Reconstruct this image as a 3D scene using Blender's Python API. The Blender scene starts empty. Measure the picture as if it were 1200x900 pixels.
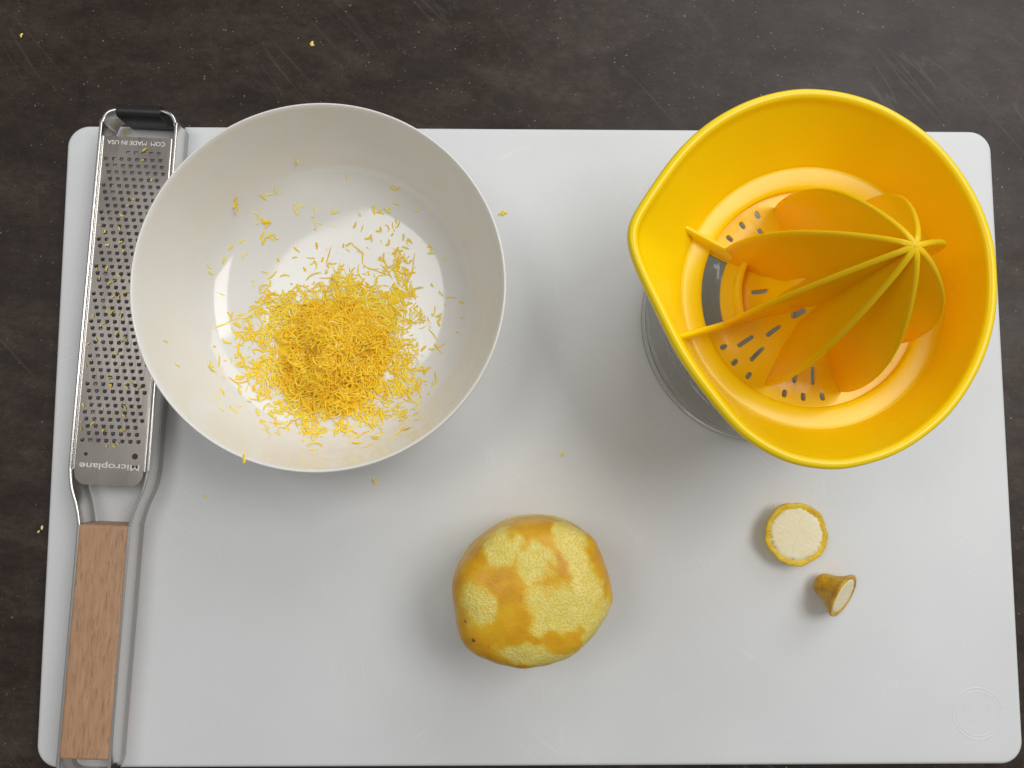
import bpy, bmesh, math, random
from mathutils import Vector, Matrix, noise
from mathutils.geometry import delaunay_2d_cdt

random.seed(7)
CM = 0.01                      # all lengths below are written in centimetres; z = 0 is the top of the cutting board
scene = bpy.context.scene
COL = scene.collection

# ------------------------------------------------------------------ camera, world, lamps, exposure
cd = bpy.data.cameras.new('camera'); cam = bpy.data.objects.new('camera', cd); COL.objects.link(cam)
cd.sensor_fit = 'HORIZONTAL'; cd.sensor_width = 36; cd.lens = 27; cd.clip_start = 0.01; cd.clip_end = 20
cam.location = (0, 0, 0.40)
cam.rotation_euler = (0.0838918, -0.0126674, 0)
scene.camera = cam

world = bpy.data.worlds.new('World'); scene.world = world; world.use_nodes = True
bg = world.node_tree.nodes['Background']
bg.inputs['Color'].default_value = (1.0, 0.98, 0.945, 1); bg.inputs['Strength'].default_value = 0.26

def area(name, loc, target, sx, sy, power, color):
    l = bpy.data.lights.new(name, 'AREA'); l.shape = 'RECTANGLE'; l.size = sx * CM; l.size_y = sy * CM
    l.energy = power; l.color = color
    o = bpy.data.objects.new(name, l); COL.objects.link(o)
    o.location = Vector(loc) * CM
    d = Vector(target) - Vector(loc)
    o.rotation_euler = d.to_track_quat('-Z', 'Y').to_euler()
    return o
area('far_window_light', (70, 130, 90), (0, 0, 0), 150, 95, 12, (0.95, 0.98, 1.0))             # window beyond the far edge of the counter
area('ceiling_panel_light', (-55, 24, 132), (-6, 4, 0), 42, 40, 2.6, (1.0, 0.99, 0.97))          # ceiling panel mirrored in the bowl's floor
area('second_ceiling_panel_light', (72, 32, 130), (6, 4, 0), 72, 56, 8.2, (1.0, 0.985, 0.96))    # larger ceiling panel mirrored in the juicer's collar

vs = scene.view_settings
vs.view_transform = 'Standard'; vs.look = 'None'; vs.exposure = 0; vs.gamma = 1; vs.use_curve_mapping = False
scene.cycles.use_denoising = True
scene.cycles.max_bounces = 14; scene.cycles.transmission_bounces = 12; scene.cycles.transparent_max_bounces = 12
scene.cycles.diffuse_bounces = 9; scene.cycles.glossy_bounces = 6
scene.cycles.sample_clamp_indirect = 6

# ------------------------------------------------------------------ helpers
def link(o, parent=None, label=None, cat=None, group=None, kind=None):
    COL.objects.link(o)
    if parent: o.parent = parent
    if label: o['label'] = label
    if cat: o['category'] = cat
    if group: o['group'] = group
    if kind: o['kind'] = kind
    return o
def empty(name, loc=(0, 0, 0), rz=0, **k):
    o = bpy.data.objects.new(name, None); o.empty_display_size = 0.01
    o.location = Vector(loc) * CM; o.rotation_euler = (0, 0, rz)
    return link(o, **k)
def mesh(name, verts, faces, mat, parent=None, smooth=True, angle=None, **k):
    me = bpy.data.meshes.new(name)
    me.from_pydata([(v[0] * CM, v[1] * CM, v[2] * CM) for v in verts], [], faces)
    bm = bmesh.new(); bm.from_mesh(me); bmesh.ops.recalc_face_normals(bm, faces=bm.faces); bm.to_mesh(me); bm.free()
    if smooth:
        me.polygons.foreach_set('use_smooth', [True] * len(me.polygons))
        if angle is not None: me.set_sharp_from_angle(angle=math.radians(angle))
    me.materials.append(mat)
    o = bpy.data.objects.new(name, me)
    return link(o, parent, **k)
def catmull(pts, n, closed=False):
    P = [Vector(p) for p in pts]; out = []; N = len(P)
    for i in range(N if closed else N - 1):
        if closed: a, b, c, d = P[i - 1], P[i], P[(i + 1) % N], P[(i + 2) % N]
        else: a, b, c, d = P[max(i - 1, 0)], P[i], P[i + 1], P[min(i + 2, N - 1)]
        for j in range(n):
            t = j / n
            out.append(0.5 * ((2 * b) + (c - a) * t + (2 * a - 5 * b + 4 * c - d) * t * t + (3 * b - a - 3 * c + d) * t ** 3))
    if not closed: out.append(P[-1].copy())
    return out
def lathe(prof, n=96):
    """closed or axis-ending (r, z) profile -> verts, faces"""
    V, F, rings = [], [], []
    for r, z in prof:
        if r < 1e-4: rings.append([len(V)]); V.append((0, 0, z))
        else:
            rings.append(list(range(len(V), len(V) + n)))
            V += [(r * math.cos(2 * math.pi * i / n), r * math.sin(2 * math.pi * i / n), z) for i in range(n)]
    for A, B in zip(rings, rings[1:]):
        for i in range(n):
            j = (i + 1) % n
            if len(A) == 1 and len(B) == 1: continue
            if len(A) == 1: F.append((A[0], B[i], B[j]))
            elif len(B) == 1: F.append((A[i], A[j], B[0]))
            else: F.append((A[i], A[j], B[j], B[i]))
    return V, F
def inside(p, poly):
    c = False; x, y = p; j = len(poly) - 1
    for i in range(len(poly)):
        xi, yi = poly[i]; xj, yj = poly[j]
        if (yi > y) != (yj > y) and x < (xj - xi) * (y - yi) / (yj - yi) + xi: c = not c
        j = i
    return c
def sheet(outer, holes, extra=()):
    """2-D triangulation of an outline with real holes -> verts2d, tris, boundary loops (vertex indices)"""
    pts, edges, loops = [], [], []
    for lp in [outer] + holes:
        s = len(pts); pts += [Vector(p) for p in lp]; idx = list(range(s, s + len(lp)))
        edges += [(idx[i], idx[(i + 1) % len(idx)]) for i in range(len(idx))]; loops.append(idx)
    pts += [Vector(p) for p in extra]
    vo, eo, fo, ov, oe, of = delaunay_2d_cdt(pts, edges, [], 0, 1e-5)
    back = {}
    for i, src in enumerate(ov):
        for s in src: back[s] = i
    boxes = [(min(p[0] for p in h), max(p[0] for p in h), min(p[1] for p in h), max(p[1] for p in h), h) for h in holes]
    tris = []
    for f in fo:
        cx = sum(vo[i][0] for i in f) / 3; cy = sum(vo[i][1] for i in f) / 3
        if not inside((cx, cy), outer): continue
        if any(a <= cx <= b and c <= cy <= d and inside((cx, cy), h) for a, b, c, d, h in boxes): continue
        tris.append(tuple(f))
    return vo, tris, [[back[i] for i in lp] for lp in loops]
def slab(name, outer, holes, z0, z1, mat, parent=None, f3=None, extra=(), **k):
    vo, tris, loops = sheet(outer, holes, extra)
    n = len(vo)
    f3 = f3 or (lambda x, y, top: (x, y, z1 if top else z0))
    V = [f3(v[0], v[1], True) for v in vo] + [f3(v[0], v[1], False) for v in vo]
    F = list(tris) + [(c + n, b + n, a + n) for a, b, c in tris]
    for lp in loops:
        for i in range(len(lp)):
            a, b = lp[i], lp[(i + 1) % len(lp)]
            F.append((a, b, b + n, a + n))
    return mesh(name, V, F, mat, parent, **k)
def tube_path(path, section, closed=False):
    """sweep a 2-D section [(side, up)] along a path of (x, y, z) lying roughly flat"""
    V, F = [], []; m = len(section); N = len(path)
    for i, p in enumerate(path):
        a = path[i - 1] if (closed or i) else path[i]
        b = path[(i + 1) % N] if (closed or i < N - 1) else path[i]
        t = Vector((b[0] - a[0], b[1] - a[1], 0)).normalized(); s = Vector((t.y, -t.x, 0))
        for u, w in section: V.append((p[0] + s.x * u, p[1] + s.y * u, p[2] + w))
    for i in range(N if closed else N - 1):
        A, B = i * m, ((i + 1) % N) * m
        for j in range(m): F.append((A + j, A + (j + 1) % m, B + (j + 1) % m, B + j))
    if not closed: F += [tuple(range(m)), tuple(range((N - 1) * m, N * m))]
    return V, F

# ------------------------------------------------------------------ materials
def mat(name, color, rough=0.5, metal=0.0, **inp):
    m = bpy.data.materials.new(name); m.use_nodes = True
    b = m.node_tree.nodes['Principled BSDF']
    b.inputs['Base Color'].default_value = (*color, 1); b.inputs['Roughness'].default_value = rough; b.inputs['Metallic'].default_value = metal
    for k, v in inp.items(): b.inputs[k.replace('_', ' ')].default_value = v
    return m
class G:
    """little node-graph writer"""
    def __init__(s, m): s.t = m.node_tree; s.b = s.t.nodes['Principled BSDF']; s.m = m
    def n(s, typ, **k):
        nd = s.t.nodes.new(typ)
        for a, v in k.items():
            if a.startswith('i_'): nd.inputs[a[2:].replace('_', ' ')].default_value = v
            else: setattr(nd, a, v)
        return nd
    def l(s, a, b): s.t.links.new(a, b)
    def coord(s, scale=(100, 100, 100), rot=(0, 0, 0)):
        c = s.n('ShaderNodeTexCoord'); mp = s.n('ShaderNodeMapping'); mp.inputs['Scale'].default_value = scale
        src = c.outputs['Object']
        if any(rot):      # turn first, stretch afterwards
            r = s.n('ShaderNodeMapping'); r.inputs['Rotation'].default_value = rot; s.l(src, r.inputs['Vector']); src = r.outputs['Vector']
        s.l(src, mp.inputs['Vector']); return mp.outputs['Vector']
    def noise(s, vec, scale, detail=3, rough=0.5, dist=0):
        nd = s.n('ShaderNodeTexNoise'); nd.inputs['Scale'].default_value = scale; nd.inputs['Detail'].default_value = detail
        nd.inputs['Roughness'].default_value = rough; nd.inputs['Distortion'].default_value = dist; s.l(vec, nd.inputs['Vector']); return nd.outputs['Fac']
    def vor(s, vec, scale, feature='F1', rnd=1.0, out='Distance'):
        nd = s.n('ShaderNodeTexVoronoi', feature=feature); nd.inputs['Scale'].default_value = scale; nd.inputs['Randomness'].default_value = rnd
        s.l(vec, nd.inputs['Vector']); return nd.outputs[out]
    def ramp(s, fac, stops, interp='LINEAR'):
        nd = s.n('ShaderNodeValToRGB'); r = nd.color_ramp; r.interpolation = interp
        while len(r.elements) < len(stops): r.elements.new(0.5)
        for e, (p, c) in zip(r.elements, stops):
            e.position = p; e.color = (*c, 1) if isinstance(c, tuple) else (c, c, c, 1)
        s.l(fac, nd.inputs['Fac']); return nd.outputs['Color']
    def mix(s, fac, a, b, typ='MIX'):
        nd = s.n('ShaderNodeMix', data_type='RGBA', blend_type=typ)
        for i, v in ((0, fac), (6, a), (7, b)):
            sock = nd.inputs[i]
            if isinstance(v, (int, float)): sock.default_value = v if i == 0 else (v, v, v, 1)
            elif isinstance(v, tuple): sock.default_value = (*v, 1)
            else: s.l(v, sock)
        return nd.outputs[2]
    def math(s, op, a, b=None, c=None):
        nd = s.n('ShaderNodeMath', operation=op)
        for i, v in enumerate((a, b, c)):
            if v is None: continue
            if isinstance(v, (int, float)): nd.inputs[i].default_value = v
            else: s.l(v, nd.inputs[i])
        return nd.outputs[0]
    def attr(s, name, out='Fac'):
        nd = s.n('ShaderNodeAttribute', attribute_name=name); return nd.outputs[out]
    def bump(s, h, strength, dist_cm):
        nd = s.n('ShaderNodeBump'); nd.inputs['Strength'].default_value = strength; nd.inputs['Distance'].default_value = dist_cm * CM
        s.l(h, nd.inputs['Height']); s.l(nd.outputs['Normal'], s.b.inputs['Normal'])
    def color(s, c): s.l(c, s.b.inputs['Base Color'])
    def rough(s, c): s.l(c, s.b.inputs['Roughness'])

# dark laminate counter: brown-grey cloudy streaks, pale specks, faint wiping scratches
M_counter = mat('counter_laminate', (0.04, 0.033, 0.03), 0.42, Specular_IOR_Level=0.36)
g = G(M_counter)
v = g.coord((100, 100, 100)); vst = g.coord((42, 100, 100), (0, 0, 0.12))
cloud = g.noise(vst, 0.33, 6, 0.62, 0.6)
base = g.ramp(cloud, [(0.30, (0.014, 0.0078, 0.0052)), (0.5, (0.031, 0.0195, 0.0138)), (0.72, (0.054, 0.039, 0.030))])
fine = g.mix(1.0, g.ramp(g.noise(vst, 5.0, 6, 0.75), [(0.35, 0.70), (0.7, 1.35)]), g.ramp(g.noise(v, 1.1, 8, 0.7, 0.4), [(0.35, 0.72), (0.68, 1.30)]), 'MULTIPLY')
base = g.mix(1.0, base, fine, 'MULTIPLY')
d1 = g.vor(v, 2.6); big = g.noise(v, 0.5, 2)
speck = g.math('LESS_THAN', d1, g.math('MULTIPLY', g.math('SUBTRACT', g.noise(v, 1.7, 1), 0.34), 0.36))
d2 = g.vor(v, 5.2); fleck = g.math('LESS_THAN', d2, g.math('MULTIPLY', g.math('SUBTRACT', g.noise(v, 2.3, 2), 0.42), 0.85))
base = g.mix(g.math('MULTIPLY', fleck, 0.20), base, (0.30, 0.27, 0.24))
base = g.mix(g.math('MULTIPLY', speck, 0.42), base, (0.36, 0.33, 0.29))
scr = g.ramp(g.noise(g.coord((4, 40, 40), (0, 0, 0.9)), 1.3, 2, 0.4, 0.6), [(0.485, 0.0), (0.5, 1.0), (0.515, 0.0)])
scr = g.math('MULTIPLY', scr, g.ramp(g.noise(v, 0.16, 1), [(0.52, 0.0), (0.7, 1.0)]))
base = g.mix(g.math('MULTIPLY', scr, 0.16), base, (0.22, 0.20, 0.18))
g.color(base)
g.rough(g.ramp(g.noise(v, 0.25, 3), [(0.3, 0.36), (0.7, 0.52)]))
g.bump(g.noise(v, 9, 3), 0.25, 0.02)

# white polyethylene board: fine moulded grain, knife marks
M_board = mat('board_polyethylene', (0.72, 0.735, 0.75), 0.42)
g = G(M_board); v = g.coord()
col = g.ramp(g.noise(v, 0.12, 3), [(0.3, (0.70, 0.715, 0.73)), (0.7, (0.75, 0.762, 0.775))])
cuts = None
for sc, rot, sd in (((5, 110, 10), 0.7, 1.0), ((4, 130, 10), -0.5, 1.0), ((6, 100, 10), 1.35, 1.0)):
    c = g.ramp(g.noise(g.coord(sc, (0, 0, rot)), 2.0, 1, 0.4, 0.1), [(0.485, 0.0), (0.5, 1.0), (0.515, 0.0)])
    c = g.math('MULTIPLY', c, g.ramp(g.noise(g.coord((100, 100, 100), (0, 0, rot)), 0.22, 3), [(0.57, 0.0), (0.68, 1.0)]))
    cuts = c if cuts is None else g.math('MAXIMUM', cuts, c)
col = g.mix(g.math('MULTIPLY', cuts, 0.3), col, (0.88, 0.89, 0.90))
dirt = g.math('LESS_THAN', g.vor(v, 0.55), g.math('MULTIPLY', g.math('SUBTRACT', g.noise(v, 0.9, 1), 0.58), 0.16))
col = g.mix(g.math('MULTIPLY', dirt, 0.5), col, (0.45, 0.43, 0.40))
g.color(col)
w1 = g.n('ShaderNodeTexWave', wave_type='BANDS', bands_direction='X'); w1.inputs['Scale'].default_value = 2.1; g.l(g.coord((100, 100, 100), (0, 0, 0.785)), w1.inputs['Vector'])
w2 = g.n('ShaderNodeTexWave', wave_type='BANDS', bands_direction='Y'); w2.inputs['Scale'].default_value = 2.1; g.l(g.coord((100, 100, 100), (0, 0, 0.785)), w2.inputs['Vector'])
grain = g.math('MULTIPLY', w1.outputs['Fac'], w2.outputs['Fac'])
h = g.math('SUBTRACT', g.math('MULTIPLY', grain, g.ramp(g.noise(v, 0.18, 2), [(0.4, 0.15), (0.65, 1.0)])), g.math('MULTIPLY', cuts, 1.0))
g.bump(h, 0.22, 0.015)

M_steel = mat('brushed_steel', (0.74, 0.72, 0.70), 0.24, 1.0)
g = G(M_steel); s1 = g.noise(g.coord((30, 4, 300)), 1.2, 3)
g.rough(g.ramp(s1, [(0.3, 0.20), (0.7, 0.30)]))
M_plate = mat('grater_plate_steel', (0.36, 0.34, 0.32), 0.33, 1.0)
g = G(M_plate); s1 = g.noise(g.coord((260, 14, 100)), 3, 3)
g.rough(g.ramp(s1, [(0.3, 0.27), (0.7, 0.42)])); g.color(g.ramp(g.noise(g.coord(), 0.6, 3), [(0.3, (0.25, 0.228, 0.212)), (0.7, (0.325, 0.298, 0.278))]))
M_etch = mat('etched_lettering', (0.80, 0.79, 0.77), 0.6, 0.2)
M_rubber = mat('black_rubber', (0.012, 0.012, 0.013), 0.38)
M_wood = mat('beech_handle', (0.40, 0.25, 0.15), 0.55)
g = G(M_wood); v = g.coord((160, 22, 160))
c = g.ramp(g.noise(v, 4.2, 5, 0.6, 0.3), [(0.3, (0.41, 0.23, 0.13)), (0.5, (0.47, 0.275, 0.160)), (0.72, (0.53, 0.325, 0.195))])
pore = g.ramp(g.noise(g.coord((420, 46, 420)), 3.6, 2, 0.5), [(0.34, 1.0), (0.44, 0.0)])
c = g.mix(g.math('MULTIPLY', pore, 0.45), c, (0.20, 0.11, 0.06))
g.color(c); g.bump(pore, -0.25, 0.02)
M_bowl = mat('white_glazed_ceramic', (0.80, 0.785, 0.72), 0.09, 0.0)
g = G(M_bowl); g.color(g.ramp(g.noise(g.coord(), 0.4, 3), [(0.3, (0.79, 0.78, 0.745)), (0.7, (0.81, 0.803, 0.77))])); g.rough(g.ramp(g.noise(g.coord(), 1.5, 3), [(0.3, 0.07), (0.7, 0.12)]))
def plastic(name, glow):
    m = mat(name, (1.0, 0.72, 0.004), 0.25, Specular_IOR_Level=0.38)
    g = G(m); g.rough(g.ramp(g.noise(g.coord(), 0.35, 2), [(0.3, 0.22), (0.7, 0.28)]))
    if glow:        # thin moulded plastic lets some light through, which comes out orange
        tl = g.n('ShaderNodeBsdfTranslucent'); tl.inputs['Color'].default_value = (1.0, 0.50, 0.0, 1)
        mx = g.n('ShaderNodeMixShader', i_Fac=glow); g.l(g.b.outputs[0], mx.inputs[1]); g.l(tl.outputs[0], mx.inputs[2]); g.l(mx.outputs[0], g.t.nodes['Material Output'].inputs['Surface'])
    return m
M_yellow = plastic('yellow_plastic', 0.0)
M_reamer = plastic('thin_yellow_plastic', 0.22)
M_glass = mat('clear_jar', (0.93, 0.94, 0.93), 0.02, 0.0, Transmission_Weight=1.0, IOR=1.3)
M_pith = mat('lemon_pith', (0.80, 0.69, 0.44), 0.6)
g = G(M_pith); v = g.coord()
g.color(g.ramp(g.noise(v, 2.6, 4, 0.6), [(0.3, (0.90, 0.74, 0.42)), (0.55, (0.92, 0.81, 0.54)), (0.75, (0.93, 0.86, 0.66))])); g.bump(g.noise(v, 7, 4), 0.4, 0.05)
g.b.inputs['Subsurface Weight'].default_value = 0.2; g.b.inputs['Subsurface Radius'].default_value = (0.004, 0.003, 0.001); g.b.inputs['Subsurface Scale'].default_value = 0.5
M_rind = mat('lemon_rind', (0.70, 0.42, 0.02), 0.42)
g = G(M_rind); v = g.coord()
g.color(g.ramp(g.noise(v, 1.6, 4, 0.6), [(0.3, (0.66, 0.40, 0.010)), (0.55, (0.82, 0.56, 0.016)), (0.75, (0.84, 0.64, 0.04))])); g.bump(g.vor(v, 7), 0.5, 0.04)
M_tip = mat('lemon_tip_rind', (0.5, 0.27, 0.012), 0.42)
g = G(M_tip); v = g.coord()
g.color(g.ramp(g.noise(v, 1.3, 5, 0.65), [(0.3, (0.40, 0.18, 0.006)), (0.5, (0.64, 0.35, 0.010)), (0.72, (0.78, 0.50, 0.02))])); g.bump(g.vor(v, 7), 0.5, 0.04)
M_slice = mat('fibrous_pith', (0.9, 0.82, 0.58), 0.55)
g = G(M_slice); v = g.coord()
rad = g.n('ShaderNodeTexGradient', gradient_type='RADIAL'); g.l(v, rad.inputs['Vector'])
sep = g.n('ShaderNodeVectorMath', operation='LENGTH'); g.l(v, sep.inputs[0])
cmb = g.n('ShaderNodeCombineXYZ'); g.l(g.math('MULTIPLY', rad.outputs['Fac'], 46.0), cmb.inputs[0]); g.l(g.math('MULTIPLY', sep.outputs['Value'], 2.2), cmb.inputs[1])
fib = g.noise(cmb.outputs[0], 1.0, 3, 0.6)
c = g.ramp(fib, [(0.3, (0.91, 0.80, 0.50)), (0.5, (0.93, 0.84, 0.58)), (0.7, (0.95, 0.88, 0.66))])
c = g.mix(g.ramp(g.noise(v, 1.1, 3), [(0.45, 0.0), (0.75, 0.55)]), c, (0.90, 0.76, 0.36))
g.color(c); g.bump(g.math('ADD', g.math('MULTIPLY', fib, 0.4), g.noise(v, 6, 4)), 0.5, 0.05)
M_brown = mat('dried_stem', (0.18, 0.09, 0.03), 0.8)
g = G(M_brown); g.color(g.ramp(g.noise(g.coord(), 6, 3), [(0.3, (0.11, 0.05, 0.018)), (0.7, (0.28, 0.15, 0.05))]))
# zest shreds: each shred keeps its own shade
M_zest = mat('lemon_zest', (0.8, 0.5, 0.03), 0.5)
g = G(M_zest); g.color(g.ramp(g.attr('shade'), [(0.0, (0.97, 0.57, 0.006)), (0.45, (0.98, 0.69, 0.016)), (0.8, (0.97, 0.80, 0.10)), (1.0, (0.95, 0.86, 0.34))]))

# ------------------------------------------------------------------ setting: counter
cz = -0.9
mesh('countertop', [(-90, -70, cz), (90, -70, cz), (90, 60, cz), (-90, 60, cz), (-90, -70, cz - 3), (90, -70, cz - 3), (90, 60, cz - 3), (-90, 60, cz - 3)],
     [(0, 1, 2, 3), (4, 5, 6, 7), (0, 1, 5, 4), (1, 2, 6, 5), (2, 3, 7, 6), (3, 0, 4, 7)], M_counter, smooth=False, kind='structure')

# ------------------------------------------------------------------ cutting board
def rounded_rect(w, d, r, n=14):
    out = []
    for cx, cy, a0 in ((w - r, d - r, 0), (-w + r, d - r, 90), (-w + r, -d + r, 180), (w - r, -d + r, 270)):
        for i in range(n + 1):
            a = math.radians(a0 + 90 * i / n); out.append((cx + r * math.cos(a), cy + r * math.sin(a)))
    return out
def bevel_box(w, d, r, z0, z1, b, nb=5):
    """rounded-rectangle block with a rounded top and bottom edge"""
    V, F, rings = [], [], []
    prof = [(b * (1 - math.cos(math.pi / 2 * (1 - i / nb))), z0 + b - b * math.sin(math.pi / 2 * (1 - i / nb))) for i in range(nb + 1)]
    prof = [(b - b * math.sin(math.pi / 2 * i / nb), z0 + b - b * math.cos(math.pi / 2 * i / nb)) for i in range(nb + 1)] + \
           [(b - b * math.cos(math.pi / 2 * i / nb), z1 - b + b * math.sin(math.pi / 2 * i / nb)) for i in range(nb + 1)]
    for ins, z in prof:
        lp = rounded_rect(w - ins, d - ins, max(r - ins, 0.02)); rings.append(range(len(V), len(V) + len(lp))); V += [(x, y, z) for x, y in lp]
    for A, B in zip(rings, rings[1:]):
        m = len(A)
        for i in range(m): F.append((A[i], A[(i + 1) % m], B[(i + 1) % m], B[i]))
    F += [tuple(rings[0]), tuple(rings[-1])]
    return V, F
V, F = bevel_box(24.857, 16.552, 1.15, -0.895, 0.0, 0.22)
board = mesh('cutting_board', V, F, M_board, angle=40, label='large white plastic cutting board with rounded corners lying on the dark countertop', cat='cutting board')
board.location = (1.6096 * CM, 0.6324 * CM, 0); board.rotation_euler = (0, 0, -0.000931)
# moulded round mark in the board's corner: two thin raised rings and worn, no longer readable strokes
ex, ey = 24.19 - 1.61, -13.41 - 0.63
def ring_path(r, n=64): return [(ex + r * math.cos(2 * math.pi * i / n), ey + r * math.sin(2 * math.pi * i / n), 0) for i in range(n)]
for r, w in ((1.27, 0.05), (1.10, 0.035)):
    V, F = tube_path(ring_path(r), [(-w, -0.01), (-w * 0.5, 0.006), (w * 0.5, 0.006), (w, -0.01)], True)
    mesh('moulded_ring', V, F, M_board, board)
rs = random.Random(5); V, F = [], []
for row, x0, n, hgt in ((0.30, -0.72, 4, 0.36), (-0.33, -0.52, 4, 0.26)):
    for i in range(n):
        cx = ex + x0 + i * (0.42 if hgt > 0.3 else 0.33); cy = ey + row
        for q in range(2):
            a = rs.choice((0, 0, 1.57, 0.5)); L = hgt * rs.uniform(0.5, 1.0) / 2; ox, oy = rs.uniform(-0.07, 0.07), rs.uniform(-0.06, 0.06)
            dx, dy = -math.sin(a) * L, math.cos(a) * L; nx, ny = math.cos(a) * 0.025, math.sin(a) * 0.025
            s = len(V)
            for sx, sy in ((-1, -1), (1, -1), (1, 1), (-1, 1)): V.append((cx + ox + sx * nx + sy * dx, cy + oy + sx * ny + sy * dy, 0.004 + 0.001 * q + 0.0003 * i))
            for k in range(4): V.append((V[s + k][0], V[s + k][1], -0.01))
            F += [(s, s + 1, s + 2, s + 3)] + [(s + k, s + (k + 1) % 4, s + 4 + (k + 1) % 4, s + 4 + k) for k in range(4)]
mesh('moulded_strokes', V, F, M_board, board, smooth=False)

# ------------------------------------------------------------------ bowl
BX, BY = -8.23, 7.34
inner = [(0, 0.70), (2.5, 0.735), (4.3, 0.83), (5.6, 1.06), (6.6, 1.58), (7.2, 2.38), (7.64, 3.4), (7.96, 4.6), (8.2, 5.7), (8.27, 5.92)]
rimp = [(8.30, 5.99), (8.345, 6.02), (8.39, 5.99), (8.415, 5.92)]
outerp = [(8.36, 5.6), (8.15, 4.6), (7.86, 3.3), (7.45, 2.0), (6.75, 1.05), (5.6, 0.55), (5.1, 0.38), (4.98, 0.1), (4.9, 0.0), (4.7, 0.0), (4.6, 0.1), (4.5, 0.3), (2, 0.34), (0, 0.34)]
pi_ = catmull([(r, z, 0) for r, z in inner], 6)
inner_fine = [(p[0], p[1]) for p in pi_]
prof = inner_fine + rimp + [(p[0], p[1]) for p in catmull([(r, z, 0) for r, z in outerp], 4)]
V, F = lathe([(max(r, 0), z) for r, z in prof], 160)
bowl = mesh('bowl', V, F, M_bowl, label='round white ceramic bowl holding the heap of lemon zest', cat='bowl')
bowl.location = (BX * CM, BY * CM, 0.0002)
def bowl_z(x, y):
    r = math.hypot(x - BX, y - BY)
    for (r0, z0), (r1, z1) in zip(inner_fine, inner_fine[1:]):
        if r0 <= r <= r1: return z0 + (z1 - z0) * (r - r0) / max(r1 - r0, 1e-6)
    return 6.0
def bowl_slope(x, y):
    e = 0.05; return Vector((bowl_z(x - e, y) - bowl_z(x + e, y), bowl_z(x, y - e) - bowl_z(x, y + e), 2 * e)).normalized()

# ------------------------------------------------------------------ grater (local frame: +y runs from the handle's end to the nose)
gr = empty('zester_grater', (-19.95, -14.75, 0), -math.atan2(1.35, 31.95),
           label='long steel hand grater with a wooden handle lying left of the bowl', cat='grater')
half = [(0, -1.05), (0.65, -1.03), (1.08, -0.85), (1.27, -0.4), (1.28, 0.4), (1.28, 5), (1.28, 10.4), (1.31, 11.1), (1.52, 11.95), (1.82, 12.75), (1.98, 13.6), (2.0, 14.6), (2.0, 22), (2.0, 30.6), (1.95, 31.35), (1.72, 31.85), (1.25, 32.05), (0.6, 32.08), (0, 32.08)]
full = half + [(-x, y) for x, y in half[-2:0:-1]]
path = [(p[0], p[1], 0) for p in catmull([(x, y, 0) for x, y in full], 8, True)]
bt = 0.085
sec = [(-bt, 0.28), (-bt * 0.6, 0.25), (bt * 0.6, 0.25), (bt, 0.28), (bt, 1.70), (bt * 0.75, 1.735), (bt * 0.3, 1.75), (-bt * 0.3, 1.75), (-bt * 0.75, 1.735), (-bt, 1.70)]
V, F = tube_path([(x * (1 - bt / 2.0), y, 0) for x, y, _ in path], sec, True)
mesh('frame_band', V, F, M_steel, gr, angle=50)
# wooden handle
V, F = bevel_box(1.185, 5.55, 0.14, 0.0, 1.82, 0.16, 6)
mesh('wooden_handle', [(x, y + 5.5, z) for x, y, z in V], F, M_wood, gr, angle=35)
# rubber foot wrapped round the nose of the band
fp = [(x, 32.08 - 0.085, 0) for x in (-1.12, -0.9, -0.5, 0, 0.5, 0.9, 1.12)]
V, F = tube_path(fp, [(-0.28, 0.12), (-0.22, 0.0), (0.22, 0.0), (0.30, 0.12), (0.34, 0.9), (0.32, 1.75), (0.22, 1.88), (0, 1.93), (-0.22, 1.88), (-0.30, 1.75), (-0.33, 0.9)])
mesh('rubber_foot', V, F, M_rubber, gr, angle=40)
# perforated plate
PW, P0, P1 = 1.70, 12.95, 30.68; px = -0.05
po = [(px - PW, P1), (px - PW, 13.6)]
for i in range(9):
    a = math.radians(180 + 90 * i / 8); po.append((px - PW + 0.62 + 0.62 * math.cos(a), P0 + 0.62 + 0.62 * math.sin(a)))
for i in range(9):
    a = math.radians(270 + 90 * i / 8); po.append((px + PW - 0.62 + 0.62 * math.cos(a), P0 + 0.62 + 0.62 * math.sin(a)))
po += [(px + PW, P1)]
holes, teeth = [], []
for r in range(43):
    y = 29.83 - r * 0.35; sh = (r * 0.098) % 0.395
    for k in range(10):
        x = px - 1.60 + sh + k * 0.395
        if abs(x - px) > 1.52: continue
        if r == 0 and x < px - 0.75: continue
        holes.append([(x + 0.110 * math.cos(2 * math.pi * i / 8 + 0.39), y + 0.102 * math.sin(2 * math.pi * i / 8 + 0.39)) for i in range(8)]); teeth.append((x, y))
for x, y, rr in ((1.17, 14.42, 0.15), (-1.25, 14.45, 0.09)):
    holes.append([(x + rr * math.cos(2 * math.pi * i / 16), y + rr * math.sin(2 * math.pi * i / 16)) for i in range(16)])
pl = slab('grater_plate', po, holes, 1.53, 1.60, M_plate, gr, smooth=False)
V, F = [], []
for x, y in teeth:      # a small hooked blade on the handle side of every hole
    s = len(V)
    V += [(x - 0.105, y + 0.10, 1.598), (x + 0.105, y + 0.10, 1.598), (x + 0.07, y + 0.035, 1.665), (x - 0.07, y + 0.035, 1.665), (x, y + 0.0, 1.675),
          (x - 0.10, y + 0.05, 1.598), (x + 0.10, y + 0.05, 1.598)]
    F += [(s, s + 1, s + 2, s + 3), (s + 3, s + 2, s + 4), (s, s + 3, s + 5), (s + 1, s + 6, s + 2), (s + 5, s + 3, s + 4), (s + 6, s + 4, s + 2), (s + 5, s + 4, s + 6)]
mesh('teeth', V, F, M_plate, pl, smooth=False, kind='stuff')
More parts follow.
